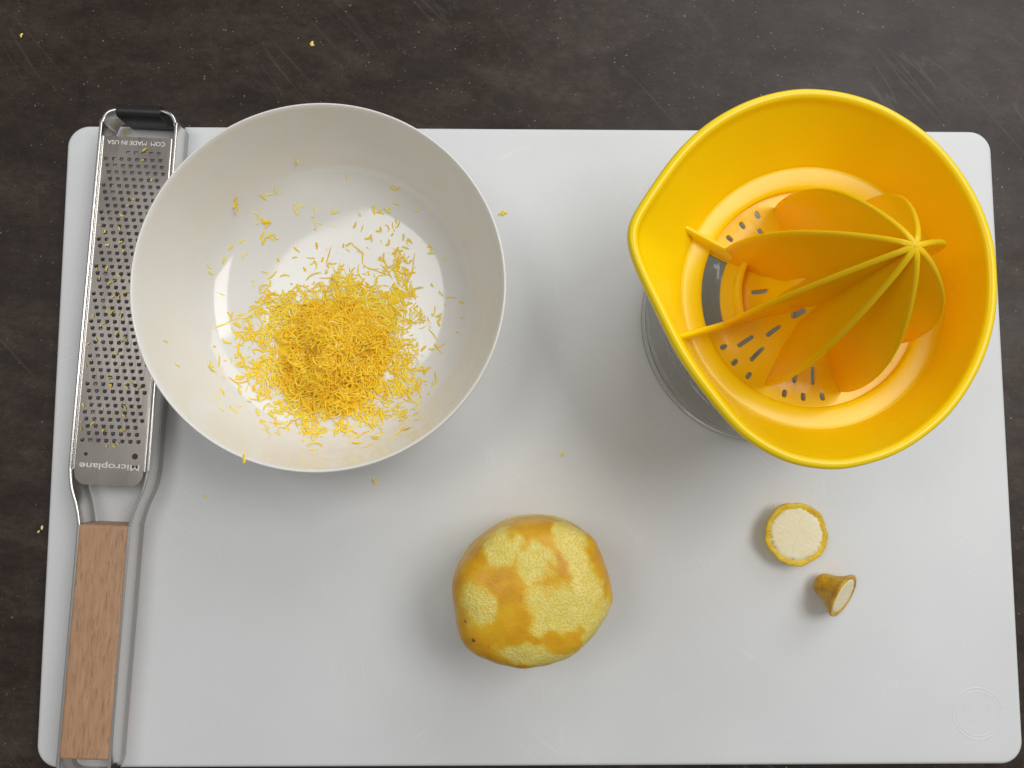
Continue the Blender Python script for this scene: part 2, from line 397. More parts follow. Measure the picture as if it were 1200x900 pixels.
for sgn in (-1, 1):     # folded-down long edges of the plate
    V, F = [], []; ys = (13.7, P1)
    arc = [(0.0, 0.0), (0.03, -0.004), (0.06, -0.018), (0.085, -0.045), (0.10, -0.09), (0.10, -0.5), (0.05, -0.5), (0.05, -0.1), (0.0, -0.05)]
    for y in ys:
        for a, b in arc: V.append((px + sgn * (PW + a), y, 1.60 + b))
    m = len(arc)
    F = [(i, (i + 1) % m, m + (i + 1) % m, m + i) for i in range(m)] + [tuple(range(m)), tuple(range(m, 2 * m))]
    mesh('folded_edge', V, F, M_steel, pl, angle=40)
def text(body, width, x, y, z, rot, material, parent, bold=0.0, height=None):
    c = bpy.data.curves.new('lettering', 'FONT'); c.body = body; c.align_x = 'CENTER'; c.align_y = 'CENTER'; c.size = 1; c.offset = bold; c.extrude = 0.004
    o = bpy.data.objects.new('lettering_src', c); COL.objects.link(o)
    bpy.context.view_layer.update()
    me = bpy.data.meshes.new_from_object(o.evaluated_get(bpy.context.evaluated_depsgraph_get()))
    w = o.dimensions.x; hh = o.dimensions.y
    bpy.data.objects.remove(o)
    sx = width * CM / w; sy = sx if height is None else height * CM / hh
    for vv in me.vertices: vv.co = Vector((vv.co.x * sx, vv.co.y * sy, vv.co.z * 0.01))
    me.materials.clear(); me.materials.append(material); me.name = 'lettering'
    t = bpy.data.objects.new('lettering', me); t.location = (x * CM, y * CM, z * CM); t.rotation_euler = (0, 0, rot)
    return link(t, parent)
text('Microplane', 2.95, px + 0.02, 13.88, 1.604, math.pi, M_etch, pl, 0.012, 0.40)
text('COM  MADE IN USA', 2.95, px - 0.03, 30.37, 1.604, math.pi, M_etch, pl, 0.006, 0.22)

# ------------------------------------------------------------------ clear jar under the juicer
CX, CY = 13.6, 6.64
V, F = lathe([(0, 0.0), (5.4, 0.0), (5.95, 0.04), (6.15, 0.16), (6.22, 0.4), (6.2, 2.0), (6.12, 5.2), (6.1, 6.25), (6.04, 6.35), (5.94, 6.35), (5.88, 6.25), (5.92, 2.0), (5.9, 0.75), (5.75, 0.55), (5.3, 0.46), (0, 0.45)], 128)
jar = mesh('clear_jar', V, F, M_glass, angle=60, label='clear round jar standing under the yellow juicer top', cat='jar'); jar.location = ((CX - 0.15) * CM, (CY - 0.05) * CM, 0.0002)

# ------------------------------------------------------------------ yellow juicer top
ju = empty('citrus_juicer', (CX, CY, 6.4), label='yellow plastic citrus juicer with a tall ribbed reamer, sitting on the clear jar', cat='juicer')
JZ = -6.4
rim_pts = [(12.54, 14.64), (14.28, 14.4), (16.0, 13.69), (17.69, 12.37), (18.99, 10.5), (19.69, 8.56), (19.82, 6.65), (19.55, 4.76), (18.77, 2.88), (17.5, 1.19), (15.76, -0.08), (14.05, -0.68), (12.71, -0.81), (11.04, -0.48), (9.4, 0.52), (8.09, 2.03), (6.94, 3.71), (5.96, 5.75), (5.21, 7.47), (4.98, 8.51), (5.16, 9.21), (6.04, 10.61), (7.1, 12.03), (8.33, 13.18), (9.74, 14.01), (11.14, 14.48)]
rim_c = catmull([(x - CX, y - CY, 0) for x, y in rim_pts], 12, True)
NR = 200
def rim_r(a):
    best = None
    d = Vector((math.cos(a), math.sin(a)))
    for i in range(len(rim_c)):
        p, q = rim_c[i - 1], rim_c[i]
        den = d.x * (q.y - p.y) - d.y * (q.x - p.x)
        if abs(den) < 1e-9: continue
        t = (p.x * (q.y - p.y) - p.y * (q.x - p.x)) / den; u = (p.x * d.y - p.y * d.x) / den
        if t > 0 and -1e-6 <= u <= 1 + 1e-6: best = t
    return best
RR = [rim_r(2 * math.pi * i / NR) for i in range(NR)]
RR = [(RR[i - 2] + 2 * RR[i - 1] + 3 * RR[i] + 2 * RR[(i + 1) % NR] + RR[(i + 2) % NR]) / 9 for i in range(NR)]
def wall_prof(ro):
    P = []
    ri = ro - 0.44
    P += [(5.80, 6.99)]
    p0, p1, p2 = (5.82, 7.02), (5.82 + 0.42 * (ri - 5.82), 8.0), (ri, 9.75)
    for i in range(1, 15):
        t = i / 14; P.append(tuple((1 - t) ** 2 * a + 2 * t * (1 - t) * b + t * t * c for a, b, c in zip(p0, p1, p2)))
    P += [(ro - 0.43, 9.90), (ro - 0.37, 10.00), (ro - 0.25, 10.06), (ro - 0.12, 10.05), (ro - 0.03, 9.97), (ro, 9.84), (ro - 0.02, 9.66), (ro - 0.10, 9.55), (ro - 0.17, 9.5)]
    q0, q1, q2 = (ro - 0.19, 9.4), (6.0 + 0.5 * (ro - 0.19 - 6.0), 7.6), (6.0, 6.72)
    for i in range(1, 11):
        t = i / 10; P.append(tuple((1 - t) ** 2 * a + 2 * t * (1 - t) * b + t * t * c for a, b, c in zip(q0, q1, q2)))
    P += [(5.75, 6.70)]
    return P
V, F = [], []
for i in range(NR):
    a = 2 * math.pi * i / NR
    pf = wall_prof(RR[i])
    V += [(r * math.cos(a), r * math.sin(a), z + JZ) for r, z in pf]
m = len(pf)
for i in range(NR):
    A, B = i * m, ((i + 1) % NR) * m
    for j in range(m): F.append((A + j, A + (j + 1) % m, B + (j + 1) % m, B + j))
mesh('cup_wall', V, F, M_yellow, ju, angle=60)
# sloping collar ring between wall and strainer, with a short skirt that sits in the jar
V, F = lathe([(5.83, 7.0), (5.72, 7.015), (5.6, 7.005), (5.05, 6.89), (4.92, 6.85), (4.85, 6.79), (4.83, 6.45), (4.95, 6.42), (5.5, 6.40), (5.62, 5.9), (5.66, 5.3), (5.78, 5.3), (5.79, 6.4), (5.83, 6.7), (5.83, 7.0)], 160)
mesh('collar_ring', [(x, y, z + JZ) for x, y, z in V], F, M_yellow, ju, angle=50)
# strainer: floor rising into the reamer's core, cut by real slots (laid out on the unrolled surface)
sp = catmull([(0.02, 15.12, 0), (0.35, 14.75, 0), (0.85, 13.2, 0), (1.25, 11.4, 0), (1.55, 9.7, 0), (1.85, 8.2, 0), (2.25, 7.2, 0), (2.8, 6.68, 0), (3.5, 6.45, 0), (4.2, 6.40, 0), (4.86, 6.50, 0)], 6)
prof_q = [(0.0, sp[0].x, sp[0].y)]
for p, q in zip(sp, sp[1:]): prof_q.append((prof_q[-1][0] + (Vector((q.x, q.y)) - Vector((p.x, p.y))).length, q.x, q.y))
QM = prof_q[-1][0]
def at_q(q):
    for (a, r0, z0), (b, r1, z1) in zip(prof_q, prof_q[1:]):
        if q <= b: t = (q - a) / (b - a); return r0 + t * (r1 - r0), z0 + t * (z1 - z0)
    return prof_q[-1][1:]
def q_of(r):
    for (a, r0, z0), (b, r1, z1) in zip(prof_q, prof_q[1:]):
        if r0 <= r <= r1: return a + (b - a) * (r - r0) / (r1 - r0)
    return QM
TH0 = 153.0
slots = []
def slot(theta, q, hl, hw):
    r, z = at_q(q); k = q / r; th = math.radians(theta); pts = []
    for i in range(12):
        a = 2 * math.pi * i / 12
        rad = hw * math.cos(a) + ((hl - hw) if math.cos(a) > 1e-6 else -(hl - hw) if math.cos(a) < -1e-6 else 0)
        tan = hw * math.sin(a) * k
        x, y = q + rad, tan
        pts.append((x * math.cos(th) - y * math.sin(th), x * math.sin(th) + y * math.cos(th)))
    slots.append(pts)
for s in range(8):
    tc = TH0 + 22.5 + 45 * s
    slot(tc, q_of(2.35), 0.42, 0.105)
    if s == 0: continue
    for d in (-11, 0, 11): slot(tc + d, q_of(4.38), 0.19, 0.115)
    for d in (-6.6, 6.0): slot(tc + d, q_of(3.42), 0.42, 0.105)
slot(TH0 + 45 + 20, q_of(1.72), 0.55, 0.15)
gate = []
ga, gb, g0, g1 = TH0 + 2.5, TH0 + 42.5, q_of(3.9), QM - 0.005
for i in range(13): a = math.radians(ga + (gb - ga) * i / 12); gate.append((g1 * math.cos(a), g1 * math.sin(a)))
for i in range(13): a = math.radians(gb - (gb - ga) * i / 12); gate.append((g0 * math.cos(a), g0 * math.sin(a)))
NO = 120
outer = [(QM * math.cos(2 * math.pi * i / NO), QM * math.sin(2 * math.pi * i / NO)) for i in range(NO)]
extra = []
for j in range(1, 46):
    q = QM * j / 46
    for i in range(72):
        a = 2 * math.pi * (i + 0.5 * (j % 2)) / 72; p = (q * math.cos(a), q * math.sin(a))
        extra.append(p)
allh = slots + [gate]
def nearhole(p):
    for h in allh:
        if min(abs(p[0] - c[0]) + abs(p[1] - c[1]) for c in h) < 0.12 or inside(p, h): return True
    return False
extra = [p for p in extra if not nearhole(p)]
def f3(x, y, top):
    q = math.hypot(x, y); r, z = at_q(q); a = math.atan2(y, x)
    if not top: r = max(r - 0.12, 0.0) if z > 7 else r; z = z - (0.16 if z < 7 else 0.3)
    return (r * math.cos(a), r * math.sin(a), z + JZ)
slab('strainer', outer, allh, 0, 0, M_yellow, ju, f3, extra, angle=50)
# eight standing vanes
vp = catmull([(4.30, 6.20, 0), (4.40, 6.7, 0), (4.42, 7.3, 0), (4.36, 8.2, 0), (4.12, 9.5, 0), (3.68, 10.9, 0), (3.0, 12.3, 0), (2.1, 13.6, 0), (1.15, 14.65, 0), (0.45, 15.22, 0), (0.0, 15.36, 0)], 6)
V0, F0 = [], []
npf = len(vp)
def core_r(z):
    for (a, r0, z0), (b, r1, z1) in zip(prof_q, prof_q[1:]):
        if z1 <= z <= z0: return r0 + (r1 - r0) * (z0 - z) / max(z0 - z1, 1e-6)
    return 0.0
TAN = math.tan(math.radians(22.5))
steps = [0.07, 0.16, 0.28, 0.42, 0.56, 0.70, 0.82, 0.92, 1.0]
sech = []
for i, p in enumerate(vp):
    rv = p.x; rc = max(core_r(min(p.y, 15.1)) - 0.06, 0.0); rc = min(rc, max(rv - 0.05, 0.0), 2.3); w = min(0.105, 0.03 + rv * 0.2)
    kz = min(max((p.y - 7.3) / 2.4, 0), 1); full_y = rc * TAN * 1.0 - 0.16 * math.exp(-((p.y - 9.4) / 0.8) ** 2); yr = 0.2 + (max(full_y, 0.02) - 0.2) * kz if rv > 1.2 else full_y
    half_sec = [(rv, 0.0), (rv - 0.012, w * 0.45), (rv - 0.045, w * 0.85)]
    for t_ in steps:
        r = rv - 0.045 + (rc - rv + 0.045) * t_
        half_sec.append((max(r, 0.0), w + max(yr - w, 0.03 * rv / 4) * t_ ** (4.2 - 1.7 * min(max((p.y - 7.6) / 2.5, 0), 1)) + 0.05 * t_ * min(1, rv / 2)))
    secp = [(x, -y) for x, y in half_sec[::-1]] + half_sec[1:]
    for x, y in secp: V0.append((x, y, p.y + JZ))
secn = len(secp)
for i in range(npf - 1):
    for j in range(secn - 1): F0.append((i * secn + j, i * secn + j + 1, (i + 1) * secn + j + 1, (i + 1) * secn + j))
first = None
for s in range(8):
    if first is None:
        o = first = mesh('vane', V0, F0, M_reamer, ju, angle=60)
    else:
        o = first.copy(); COL.objects.link(o); o.parent = ju
    o.rotation_euler = (0, 0, math.radians(TH0 + 45 * s))
# two divider plates across the collar either side of the pouring gap, and the low curved sill between them
def divider(theta, r0, r1, ztop0, ztop1):
    th = math.radians(theta); w = 0.11; V, F = [], []; N = 10
    for i in range(N + 1):
        t = i / N; r = r0 + (r1 - r0) * t; zt = ztop0 + (ztop1 - ztop0) * t; zb = 6.3 if r < 5.0 else 6.6 if r < 5.75 else min(7.0 + (r - 5.75) * 1.6, zt - 0.2)
        for u, z in ((-w - 0.03, zb), (-w, zt - 0.08), (-w * 0.6, zt - 0.01), (0, zt + 0.01), (w * 0.6, zt - 0.01), (w, zt - 0.08), (w + 0.03, zb)):
            V.append((r * math.cos(th) - u * math.sin(th), r * math.sin(th) + u * math.cos(th), z + JZ))
    for i in range(N):
        for j in range(7): F.append((i * 7 + j, i * 7 + (j + 1) % 7, (i + 1) * 7 + (j + 1) % 7, (i + 1) * 7 + j))
    F += [tuple(range(7)), tuple(range(N * 7, N * 7 + 7))]
    mesh('divider_plate', V, F, M_yellow, ju, angle=50)
divider(TH0, 3.9, 6.45, 7.45, 7.62)
divider(TH0 + 45, 3.9, 6.66, 7.55, 8.9)
arc = [(3.30 * math.cos(math.radians(TH0 + 1.5 + 42 * i / 14)), 3.30 * math.sin(math.radians(TH0 + 1.5 + 42 * i / 14)), JZ) for i in range(15)]
V, F = tube_path(arc, [(-0.12, 6.3), (-0.10, 7.25), (-0.05, 7.32), (0.05, 7.32), (0.10, 7.25), (0.12, 6.3)])
mesh('curved_sill', V, F, M_yellow, ju, angle=50)

# ------------------------------------------------------------------ zested lemon
LX, LY, LZ = 1.37, -6.52, 3.15
sil = [(480, 95), (640, 100), (780, 175), (835, 270), (887, 450), (880, 530), (830, 640), (720, 745), (640, 790), (490, 825), (370, 815), (235, 765), (150, 680), (118, 520), (125, 380), (200, 250), (330, 140)]
def lem_xy(p): return ((p[0] - 502) / 386 * 3.65, -(p[1] - 460) / 365 * 3.27)
silc = catmull([(*lem_xy(p), 0) for p in sil], 8, True)
def sil_r(a):
    d = Vector((math.cos(a), math.sin(a)))
    for i in range(len(silc)):
        p, q = silc[i - 1], silc[i]; den = d.x * (q.y - p.y) - d.y * (q.x - p.x)
        if abs(den) < 1e-9: continue
        t = (p.x * (q.y - p.y) - p.y * (q.x - p.x)) / den; u = (p.x * d.y - p.y * d.x) / den
        if t > 0 and 0 <= u <= 1: return t
    return 3.5
patches = [(490, 300, 88, 98, 0), (262, 490, 84, 118, 0), (620, 490, 160, 110, 0.2), (700, 250, 78, 150, -0.45), (800, 560, 90, 110, 0.3), (760, 400, 75, 110, 0), (350, 225, 100, 70, -0.6), (480, 735, 135, 72, 0.1), (640, 770, 80, 60, 0), (770, 690, 75, 90, 0.6), (560, 560, 70, 70, 0), (660, 150, 55, 60, 0)]
nA, nB = 300, 150
V, Z = [], []
SR = [sil_r(2 * math.pi * i / nA) for i in range(nA)]
for j in range(nB + 1):
    b = -math.pi / 2 + math.pi * j / nB
    for i in range(nA):
        a = 2 * math.pi * i / nA
        cb = math.cos(b); sb = math.sin(b)
        # the traced outline holds at the equator and rounds off towards the top and bottom
        R = SR[i] * cb ** 1 + 0.0
        R = (SR[i] * cb + 3.5 * (1 - cb) * cb)
        x, y, z = R * math.cos(a), R * math.sin(a), 3.13 * math.copysign(abs(sb) ** 0.97, sb)
        nn = noise.noise(Vector((x, y, z)) * 0.55) * 0.10 + noise.noise(Vector((x, y, z)) * 1.4) * 0.035
        k = 1 + nn / 3.5
        x, y, z = x * k, y * k, z * k
        zx = 502 + x / 3.65 * 386 + 48 * noise.noise(Vector((x, y, z)) * 0.9) + 24 * noise.noise(Vector((x, y, z)) * 2.6)
        zy = 460 - y / 3.27 * 365 + 48 * noise.noise(Vector((y, z, x)) * 0.9 + Vector((9, 0, 0))) + 24 * noise.noise(Vector((y, z, x)) * 2.6)
        f = 9.0
        for cx, cy, rx, ry, ro in patches:
            dx, dy = zx - cx, zy - cy; dx, dy = dx * math.cos(ro) + dy * math.sin(ro), -dx * math.sin(ro) + dy * math.cos(ro)
            f = min(f, math.hypot(dx / rx, dy / ry))
        if z < -0.2: f = 1.0 - 2.2 * noise.noise(Vector((x, y, z)) * 0.45)
        zz = 1 - min(max((f - 0.50) / 0.85, 0), 1); zz = zz * zz * (3 - 2 * zz)
        k = 1 - 0.0085 * zz
        V.append((x * k, y * k, z * k)); Z.append(zz)
F = []
for j in range(nB):
    for i in range(nA):
        F.append((j * nA + i, j * nA + (i + 1) % nA, (j + 1) * nA + (i + 1) % nA, (j + 1) * nA + i))
M_lemon = mat('zested_lemon_skin', (0.7, 0.45, 0.03), 0.42)
lem = mesh('lemon', V, F, M_lemon, label='whole lemon with most of its zest grated off in pale patches, in front', cat='lemon')
lem.location = (LX * CM, LY * CM, LZ * CM)
at = lem.data.attributes.new('zested', 'FLOAT', 'POINT'); at.data.foreach_set('value', Z)
g = G(M_lemon); v = g.coord()
rind = g.ramp(g.noise(v, 0.9, 4, 0.6), [(0.3, (0.62, 0.29, 0.004)), (0.5, (0.74, 0.39, 0.006)), (0.75, (0.78, 0.50, 0.012))])
cells = g.vor(v, 10.0, 'F1', 0.9)
pale = g.ramp(cells, [(0.10, (0.74, 0.49, 0.05)), (0.42, (0.83, 0.63, 0.125)), (0.65, (0.89, 0.76, 0.26))])
pale = g.mix(g.ramp(g.noise(v, 0.7, 3), [(0.35, 0.1), (0.7, 0.65)]), pale, (0.70, 0.60, 0.10))
zz = g.attr('zested')
stroke = g.math('SUBTRACT', g.noise(g.coord((45, 230, 120), (0, 0, 0.6)), 1.0, 4, 0.6), 0.5)
fac = g.ramp(g.math('ADD', g.math('ADD', zz, g.math('MULTIPLY', stroke, 1.1)), g.math('MULTIPLY', g.math('SUBTRACT', g.noise(v, 6.0, 4, 0.65), 0.5), 0.7)), [(0.10, 0.0), (0.82, 1.0)])
g.color(g.mix(g.ramp(fac, [(0.35, 0.0), (1.0, 1.0)]), g.mix(g.ramp(fac, [(0.0, 0.0), (0.5, 1.0)]), rind, (0.76, 0.50, 0.035)), pale))
hh = g.math('MULTIPLY', cells, g.math('ADD', g.math('MULTIPLY', fac, 0.9), 0.35))
g.bump(hh, 0.40, 0.05); g.rough(g.ramp(fac, [(0.0, 0.40), (1.0, 0.5)]))
g.b.inputs['Subsurface Weight'].default_value = 0.15; g.b.inputs['Subsurface Radius'].default_value = (0.005, 0.003, 0.0008); g.b.inputs['Subsurface Scale'].default_value = 0.6
# two small brown scars near its lower-left end
def lemon_surface(zx, zy):
    x, y = lem_xy((zx, zy)); best = min((abs(a[0] - x) + abs(a[1] - y) + (9 if a[2] < 0 else 0), a) for a in V); return Vector(best[1])
for zx, zy, s in ((188, 575, 0.07), (222, 662, 0.10)):
    c = lemon_surface(zx, zy); n = c.normalized(); u = n.orthogonal().normalized(); w = n.cross(u)
    vv = [c + n * 0.035]; N = 12; r_ = random.Random(zx)
    for ring, hgt in ((0.6, 0.02), (1.0, -0.03)):
        for i in range(N):
            a = 2 * math.pi * i / N; q = s * ring * (1 + 0.3 * r_.uniform(-1, 1)); vv.append(c + u * q * math.cos(a) + w * q * 1.35 * math.sin(a) + n * hgt)
    ff = [(0, 1 + i, 1 + (i + 1) % N) for i in range(N)] + [(1 + i, 1 + (i + 1) % N, 1 + N + (i + 1) % N, 1 + N + i) for i in range(N)]
    mesh('brown_scar', vv, ff, M_brown, lem)

# ------------------------------------------------------------------ cut-off lemon ends
def end_round():
    root = empty('lemon_end', (14.84, -4.30, 0), label='round flat lemon end lying with its pale cut face up', cat='lemon end')
    N = 120; rr = random.Random(3); V, F = [], []
    def wob(a): return 1 + 0.012 * math.cos(9 * a + 0.6) + 0.018 * math.cos(5 * a + 2) + 0.006 * math.cos(17 * a)
    prof = [(0, 0.02), (0.5, 0.02), (0.95, 0.12), (1.3, 0.36), (1.5, 0.66), (1.585, 0.9), (1.575, 0.985), (1.52, 1.01), (1.42, 1.0), (1.28, 0.985), (1.15, 0.96)]
    V, F = lathe(prof, N)
    V = [(x * wob(math.atan2(y, x)), y * wob(math.atan2(y, x)), z) for x, y, z in V]
    mesh('rind', V, F, M_rind, root)
    V = [(0, 0, 1.03)]; F = []
    rings = [(0.45, 1.035), (0.85, 1.03), (1.12, 1.02), (1.27, 1.005), (1.31, 0.96)]
    for k, (r, z) in enumerate(rings):
        for i in range(N):
            a = 2 * math.pi * i / N
            j = 0 if k < 2 else (0.055 * rr.uniform(-1, 1) + 0.02 * math.sin(23 * a)) * (1 if k > 2 else 0.3)
            q = r * (1 + 0.02 * math.cos(9 * a + 0.6)) + (0 if k < 3 else j)
            V.append((q * math.cos(a), q * math.sin(a), z + 0.012 * noise.noise(Vector((a * 3, r * 4, 1)))))
    F += [(0, 1 + i, 1 + (i + 1) % N) for i in range(N)]
    for k in range(len(rings) - 1):
        A, B = 1 + k * N, 1 + (k + 1) * N
        F += [(A + i, A + (i + 1) % N, B + (i + 1) % N, B + i) for i in range(N)]
    mesh('pith', V, F, M_slice, root)
end_round()
def end_nipple():
    root = empty('lemon_end', (16.95, -7.28, 0), label='small nipple-shaped lemon tip lying on its side, cut face turned right', cat='lemon end')
    N = 72
    prof = [(0, -1.42), (0.24, -1.40), (0.44, -1.30), (0.56, -1.10), (0.63, -0.85), (0.75, -0.56), (0.92, -0.30), (1.08, -0.12), (1.16, 0.0), (1.17, 0.07), (1.12, 0.11), (1.05, 0.11), (0.98, 0.08), (0.85, 0.03)]
    pr = catmull([(r, z, 0) for r, z in prof], 3)
    V, F = lathe([(max(p.x, 0), p.y) for p in pr], N)
    V = [Vector((x * (1 + 0.05 * noise.noise(Vector((x, y, z)) * 1.6)), y * (1 + 0.05 * noise.noise(Vector((y, x, z)) * 1.6)), z)) for x, y, z in V]
    e = math.radians(41); az = math.radians(-33)
    ax = Vector((math.cos(e) * math.cos(az), math.cos(e) * math.sin(az), math.sin(e)))
    q = ax.to_track_quat('Z', 'Y').to_matrix()
    V = [q @ p for p in V]; lift = -min(p.z for p in V)
    V = [p + Vector((0, 0, lift)) for p in V]
    mesh('rind', V, F, M_tip, root)
    rr = random.Random(11); W = [Vector((0, 0, 0.085))]; F = []
    rings = [(0.4, 0.098), (0.75, 0.10), (0.90, 0.10), (0.96, 0.05)]
    for k, (r, z) in enumerate(rings):
        for i in range(N):
            a = 2 * math.pi * i / N; j = rr.uniform(-1, 1) * 0.03 if k >= 2 else 0
            W.append(Vector(((r + j) * math.cos(a), (r + j) * math.sin(a), z)))
    F += [(0, 1 + i, 1 + (i + 1) % N) for i in range(N)]
    for k in range(len(rings) - 1):
        A, B = 1 + k * N, 1 + (k + 1) * N
        F += [(A + i, A + (i + 1) % N, B + (i + 1) % N, B + i) for i in range(N)]
    mesh('pith', [q @ p + Vector((0, 0, lift)) for p in W], F, M_pith, root)
end_nipple()

# ------------------------------------------------------------------ lemon zest
def shred(V, F, S, p, nrm, L, w, az, pitch, curl, shade, rnd):
    """one curled sliver with a triangular section; p in cm"""
    n = Vector(nrm).normalized(); u = Vector((math.cos(az), math.sin(az), 0)); u = (u - n * u.dot(n)).normalized(); s = n.cross(u)
    u2 = u * math.cos(pitch) + n * math.sin(pitch); n2 = n * math.cos(pitch) - u * math.sin(pitch)
    k = 6; b = len(V); tw = rnd.uniform(-0.7, 0.7)
    pos = Vector(p) - u2 * L * 0.5; ang = -curl / 2; side = rnd.uniform(-0.6, 0.6)
    for i in range(k):
        t = i / (k - 1); ww = w * (0.35 + 0.65 * math.sin(math.pi * (0.12 + 0.76 * t))) * 0.5
        d = u2 * math.cos(ang) + (s * math.cos(side) + n2 * math.sin(side)) * math.sin(ang)
        sd = (n2.cross(d)).normalized(); up = d.cross(sd); rot = tw * t
        sd, up = sd * math.cos(rot) + up * math.sin(rot), up * math.cos(rot) - sd * math.sin(rot)
        V += [pos + sd * ww, pos - sd * ww, pos + up * ww * 0.55]; S.extend([shade] * 3)
        pos = pos + d * (L / (k - 1)); ang += curl / (k - 1)
    for i in range(k - 1):
        A, B = b + 3 * i, b + 3 * i + 3
        for j in range(3): F.append((A + j, A + (j + 1) % 3, B + (j + 1) % 3, B + j))
    F += [(b, b + 1, b + 2), (b + 3 * k - 3, b + 3 * k - 2, b + 3 * k - 1)]
def zest_obj(name, V, F, S, loc=(0, 0, 0), **k):
    o = mesh(name, [v - Vector(loc) for v in V], F, M_zest, smooth=False, **k)
    o.location = Vector(loc) * CM
    a = o.data.attributes.new('shade', 'FLOAT', 'POINT'); a.data.foreach_set('value', S)
    return o
rz = random.Random(21)
# heap: (centre x, y, spread x, y, count weight) on the bowl's floor, in cm
blobs = [(-8.7, 4.8, 1.55, 1.75, 0.42), (-9.1, 3.4, 1.35, 1.15, 0.15), (-10.6, 6.3, 0.9, 0.65, 0.07), (-6.7, 6.6, 1.1, 0.9, 0.11), (-8.0, 6.2, 1.3, 1.0, 0.10), (-5.0, 3.6, 0.45, 1.2, 0.030),
         (-8.3, 6.0, 2.9, 2.3, 0.045), (-12.3, 4.6, 0.8, 1.3, 0.028), (-5.5, 8.8, 0.35, 1.0, 0.016), (-8.0, 8.1, 0.3, 0.7, 0.012), (-11.2, 7.6, 0.9, 0.35, 0.013), (-9.0, 1.2, 1.3, 0.35, 0.018), (-6.2, 2.4, 1.0, 0.9, 0.025)]
def heap_h(x, y):
    h = 1.35 * math.exp(-(((x + 8.75) / 2.0) ** 2 + ((y - 4.5) / 2.2) ** 2)) + 0.42 * math.exp(-(((x + 8.4) / 2.6) ** 2 + ((y - 5.4) / 2.3) ** 2))
    return h * (0.85 + 0.55 * noise.noise(Vector((x * 0.75, y * 0.75, 3))) + 0.25 * noise.noise(Vector((x * 1.9, y * 1.9, 3))))
V, F, S = [], [], []
cum = []; t = 0
for b in blobs: t += b[4]; cum.append(t)
def in_bowl(x, y): return math.hypot(x - BX, y - BY) < 7.4
# clumped inside of the heap, below the loose strands
NG = 70; base_i = {}
for a in range(NG + 1):
    for b in range(NG + 1):
        x = -12.6 + 7.8 * a / NG; y = 0.3 + 8.2 * b / NG
        h_ = heap_h(x, y) * 0.78 - 0.20 + 0.10 * noise.noise(Vector((x * 3, y * 3, 1))) + 0.05 * noise.noise(Vector((x * 9, y * 9, 1)))
        base_i[a, b] = len(V); V.append(Vector((x, y, bowl_z(x, y) + max(h_, -0.06)))); S.append(min(max(0.40 + 0.35 * noise.noise(Vector((x * 5, y * 5, 7))), 0), 1))
for a in range(NG):
    for b in range(NG):
        q = (base_i[a, b], base_i[a + 1, b], base_i[a + 1, b + 1], base_i[a, b + 1])
        if max(V[k].z - bowl_z(V[k].x, V[k].y) for k in q) > -0.02: F.append(q)
for i in range(11000):
    u = rz.random() * t
    b = blobs[next(k for k, c in enumerate(cum) if u <= c)]
    x, y = rz.gauss(b[0], b[2]), rz.gauss(b[1], b[3])
    if not in_bowl(x, y): continue
    if heap_h(x, y) < 0.7 and noise.noise(Vector((x * 1.1, y * 1.1, 5))) + 0.5 * noise.noise(Vector((x * 2.7, y * 2.7, 2))) < rz.uniform(-0.55, 0.35): continue
    hh = heap_h(x, y); fz = bowl_z(x, y); lift = max(hh * 0.78 - 0.2, 0) + (hh * 0.22 + 0.2 * min(hh, 1)) * rz.random()
    big = rz.random()
    L = rz.uniform(0.12, 0.30) if big < 0.40 else rz.uniform(0.30, 0.60) if big < 0.8 else rz.uniform(0.6, 1.05)
    sh = min(max(rz.gauss(0.44 - 0.06 * min(hh, 1.4) + (0.14 if hh < 0.3 else 0), 0.22), 0), 1)
    w_ = rz.uniform(0.045, 0.125) if big < 0.8 else rz.uniform(0.045, 0.095)
    shred(V, F, S, (x, y, fz + 0.04 + lift), bowl_slope(x, y) if hh < 0.3 else (rz.gauss(0, 0.2), rz.gauss(0, 0.2), 1), L, w_, rz.uniform(0, 6.28), rz.gauss(0, 0.06 if hh < 0.3 else 0.22), rz.gauss(0, 1.3), sh, rz)
zest_obj('lemon_zest_heap', V, F, S, (-8.7, 4.3, 0.7), label='heap of golden grated lemon zest in the middle of the white bowl', cat='lemon zest', kind='stuff')

